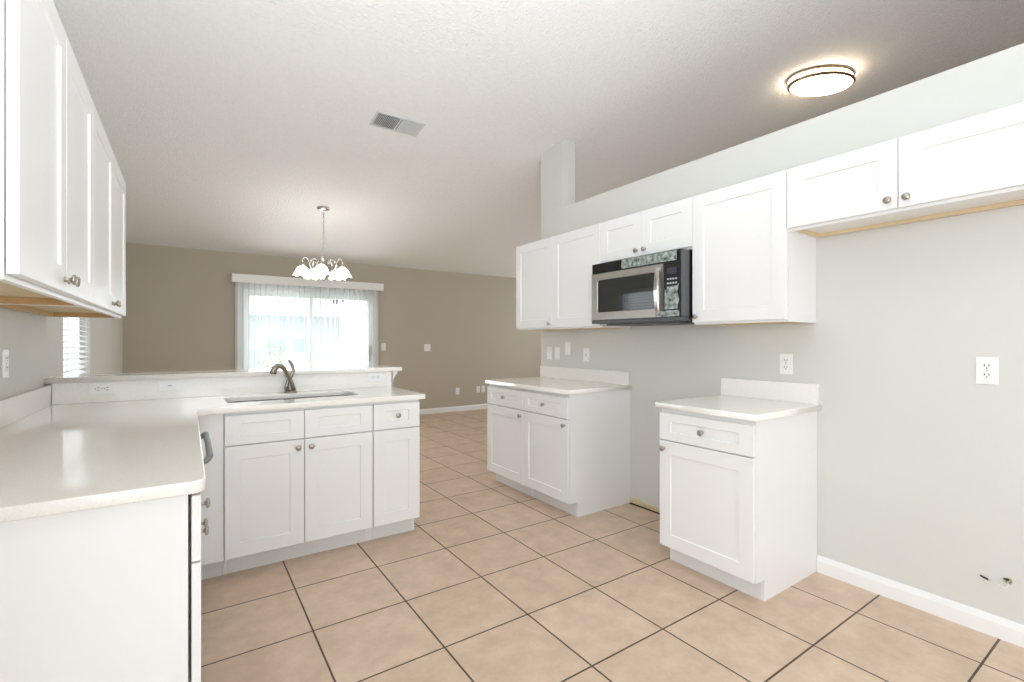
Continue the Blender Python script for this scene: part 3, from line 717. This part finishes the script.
plate('outlet', 'single white outlet low on the taupe wall', 'outlet', (3.975, YF, 0.355), 0, 0.075, 0.118, 'duplex')
plate('outlet', 'white low outlet of a pair on the taupe wall, beside the single one', 'outlet', (4.40, YF, 0.365), 0, 0.072, 0.118, 'duplex')
plate('outlet', 'white low outlet of a pair on the taupe wall, toward the base cabinets', 'outlet', (4.505, YF, 0.365), 0, 0.072, 0.118, 'decora')

# ------------------------------------------------------------------ water supply stub in the refrigerator space
wv = thing('water_supply_tube', 'thin white water tube with dark tip and wall fitting near the baseboard', 'pipe', (W, 0.480, 0.250), R(-90))
MB().lathe([(0, 0), (0.011, 0), (0.011, 0.003), (0.006, 0.006), (0.006, 0.020), (0, 0.020)], (0, 0, 0), (0, -1, 0), 14).build('wall_fitting', M['brass'], wv)
MB().tube([(0, -0.018, 0), (0.006, -0.032, -0.006), (0.002, -0.040, -0.018), (-0.012, -0.038, -0.020), (-0.035, -0.030, -0.014), (-0.060, -0.026, -0.010)], 0.0028, 8).build('tube', M['copper'], wv)
MB().tube([(-0.056, -0.0265, -0.0105), (-0.070, -0.025, -0.007), (-0.082, -0.024, -0.003)], [0.0042, 0.0045, 0.0035], 8).build('tip', M['dark'], wv)
MB().box(-0.012, 0.004, -0.022, -0.014, 0.007, 0.013, 0.001).build('valve_key', M['dark'], wv)

# ------------------------------------------------------------------ ceiling: register, lamp, chandelier
tilt = -math.atan(0.15)
def on_ceiling(name, label, cat, x, y):
    t = thing(name, label, cat, (x, y, ceil_z(y)))
    t.rotation_euler = (tilt, 0, 0); return t
vt = on_ceiling('ceiling_register', 'rectangular air register with grey louvre banks over a dark backing on the ceiling', 'vent', 1.43, 3.782)
hx, hy = 0.203, 0.102
MB().box(-hx, hx, -hy, -hy + 0.018, -0.006, 0.0).box(-hx, hx, hy - 0.018, hy, -0.006, 0.0).box(-hx, -hx + 0.018, -hy + 0.018, hy - 0.018, -0.006, 0.0).box(hx - 0.018, hx, -hy + 0.018, hy - 0.018, -0.006, 0.0).box(-0.007, 0.007, -hy + 0.018, hy - 0.018, -0.006, 0.0).build('frame', M['ventm'], vt)
MB().box(-hx + 0.015, hx - 0.015, -hy + 0.015, hy - 0.015, -0.0012, 0.0).build('backing', M['dark'], vt)  # black sheet stands in for the shade inside the duct
for sgn in (-1, 1):
    mb = MB(); n = 13
    for k in range(n):
        c = sgn * (0.0135 + (k + 0.5) * 0.0132)
        dx = 0.0062
        e = -1 if sgn > 0 else 1
        # thin blades leaning opposite ways in the two banks
        mb.prism([(c - e * dx, -0.0105), (c - e * dx + 0.0012, -0.0105), (c + e * dx + 0.0012, -0.0022), (c + e * dx, -0.0022)], -hy + 0.018, hy - 0.018, 'y')
    mb.build('louvre_bank', M['ventm'], vt)

lp = on_ceiling('ceiling_lamp', 'lit oval flush ceiling lamp with two bronze rings beyond the ledge', 'lamp', 4.15, 1.756)
def oval(mb, a=0.268, b=0.141, turn=R(-26)):
    bmesh.ops.scale(mb.b, vec=(a, b, 1), verts=mb.b.verts)
    bmesh.ops.rotate(mb.b, cent=(0, 0, 0), matrix=Matrix.Rotation(turn, 3, 'Z'), verts=mb.b.verts)
    return mb
oval(MB().lathe([(0, 0), (1.0, 0), (1.03, -0.006), (1.03, -0.018), (1.0, -0.020), (0, -0.020)], n=64)).build('upper_ring', M['bronze'], lp)
oval(MB().lathe([(0, -0.0205), (0.985, -0.0205), (0.985, -0.064), (0.92, -0.074), (0.75, -0.084), (0.4, -0.092), (0, -0.094)], n=64)).build('diffuser', M['lamp'], lp)
oval(MB().lathe([(0.988, -0.050), (1.030, -0.051), (1.040, -0.062), (0.975, -0.075), (0.945, -0.071), (0.988, -0.060)], n=64)).build('lower_ring', M['bronze'], lp)
for a_ in (100, 220, 340):
    cx_, sx_ = 0.268 * 1.008 * math.cos(R(a_)), 0.141 * 1.008 * math.sin(R(a_))
    c_ = MB().box(-0.004, 0.004, -0.004, 0.004, -0.056, -0.018).build('clip', M['bronze'], lp)
    c_.location = (cx_ * math.cos(R(-26)) - sx_ * math.sin(R(-26)), cx_ * math.sin(R(-26)) + sx_ * math.cos(R(-26)), 0)

CX, CY = 1.268, 5.67
ch = thing('chandelier', 'nickel chandelier with five lit bell shades hanging before the sliding door', 'chandelier', (CX, CY, ceil_z(CY)))
MB().lathe([(0, 0.0), (0.068, 0.004), (0.068, -0.010), (0.060, -0.020), (0.030, -0.032), (0.010, -0.040), (0.0, -0.042)], n=28).build('canopy', M['chrome'], ch)
ZC = -0.60
mb = MB()
zz = -0.040; k = 0
while zz > -0.52:
    pts = []
    for j in range(13):
        a = 2 * math.pi * j / 12
        p = (0.008 * math.cos(a), 0.0, 0.019 * math.sin(a)) if k % 2 == 0 else (0.0, 0.008 * math.cos(a), 0.019 * math.sin(a))
        pts.append((p[0], p[1], zz - 0.018 + p[2]))
    mb.tube(pts, 0.0026, 6); zz -= 0.030; k += 1
mb.tube([(0.006, 0.004, -0.04), (0.009, 0.002, -0.28), (0.004, 0.005, -0.53)], 0.0022, 6)
mb.build('chain', M['chrome'], ch)
MB().lathe([(0, -0.515), (0.008, -0.52), (0.006, -0.535), (0.018, -0.550), (0.024, -0.575), (0.014, -0.600), (0.020, -0.630), (0.034, -0.665), (0.040, -0.700), (0.030, -0.735), (0.016, -0.760), (0.020, -0.778), (0.012, -0.800), (0.016, -0.815), (0.0, -0.835)], n=24).build('body', M['chrome'], ch)
for k in range(5):
    a = R(252 + 72 * k)
    c, s_ = math.cos(a), math.sin(a)
    P = lambda r, z: (r * c, r * s_, z)
    arm = MB().tube([P(0.030, -0.700), P(0.060, -0.735), P(0.100, -0.735), P(0.130, -0.690), P(0.150, -0.625), P(0.178, -0.575), P(0.208, -0.580), P(0.222, -0.606), P(0.222, -0.652)], [0.007, 0.007, 0.0065, 0.006, 0.006, 0.006, 0.006, 0.0065, 0.007], 10)
    arm.tube([P(0.145, -0.635), P(0.120, -0.590), P(0.090, -0.580), P(0.070, -0.600), P(0.080, -0.625), P(0.098, -0.620)], [0.005, 0.005, 0.005, 0.005, 0.004, 0.003], 8)
    arm = arm.build('arm', M['chrome'], ch)
    MB().lathe([(0, 0.03), (0.020, 0.026), (0.026, 0.0), (0.022, -0.022), (0, -0.024)], P(0.222, -0.662), (0, 0, 1), 18).build('socket_cup', M['chrome'], arm)
    t = MB(); b = t.b; prof = [(0.022, 0.0), (0.040, -0.008), (0.058, -0.028), (0.069, -0.052), (0.077, -0.074), (0.088, -0.092), (0.094, -0.097)]
    prof = prof + [(r - 0.004, z - 0.001) for r, z in reversed(prof)]
    rings = []
    for i, (r, z) in enumerate(prof):
        e = max(0, (r - 0.05) / 0.045)
        rings.append([b.verts.new((0.222 * c + (r * (1 + 0.07 * e * math.cos(6 * th))) * math.cos(th), 0.222 * s_ + (r * (1 + 0.07 * e * math.cos(6 * th))) * math.sin(th), -0.678 + z - 0.008 * e * math.cos(6 * th))) for th in [2 * math.pi * q_ / 48 for q_ in range(48)]])
    for A, B in zip(rings, rings[1:]):
        for q_ in range(48):
            f = b.faces.new((A[q_], A[(q_ + 1) % 48], B[(q_ + 1) % 48], B[q_])); f.smooth = True
    t.build('shade', M['shade'], ch)
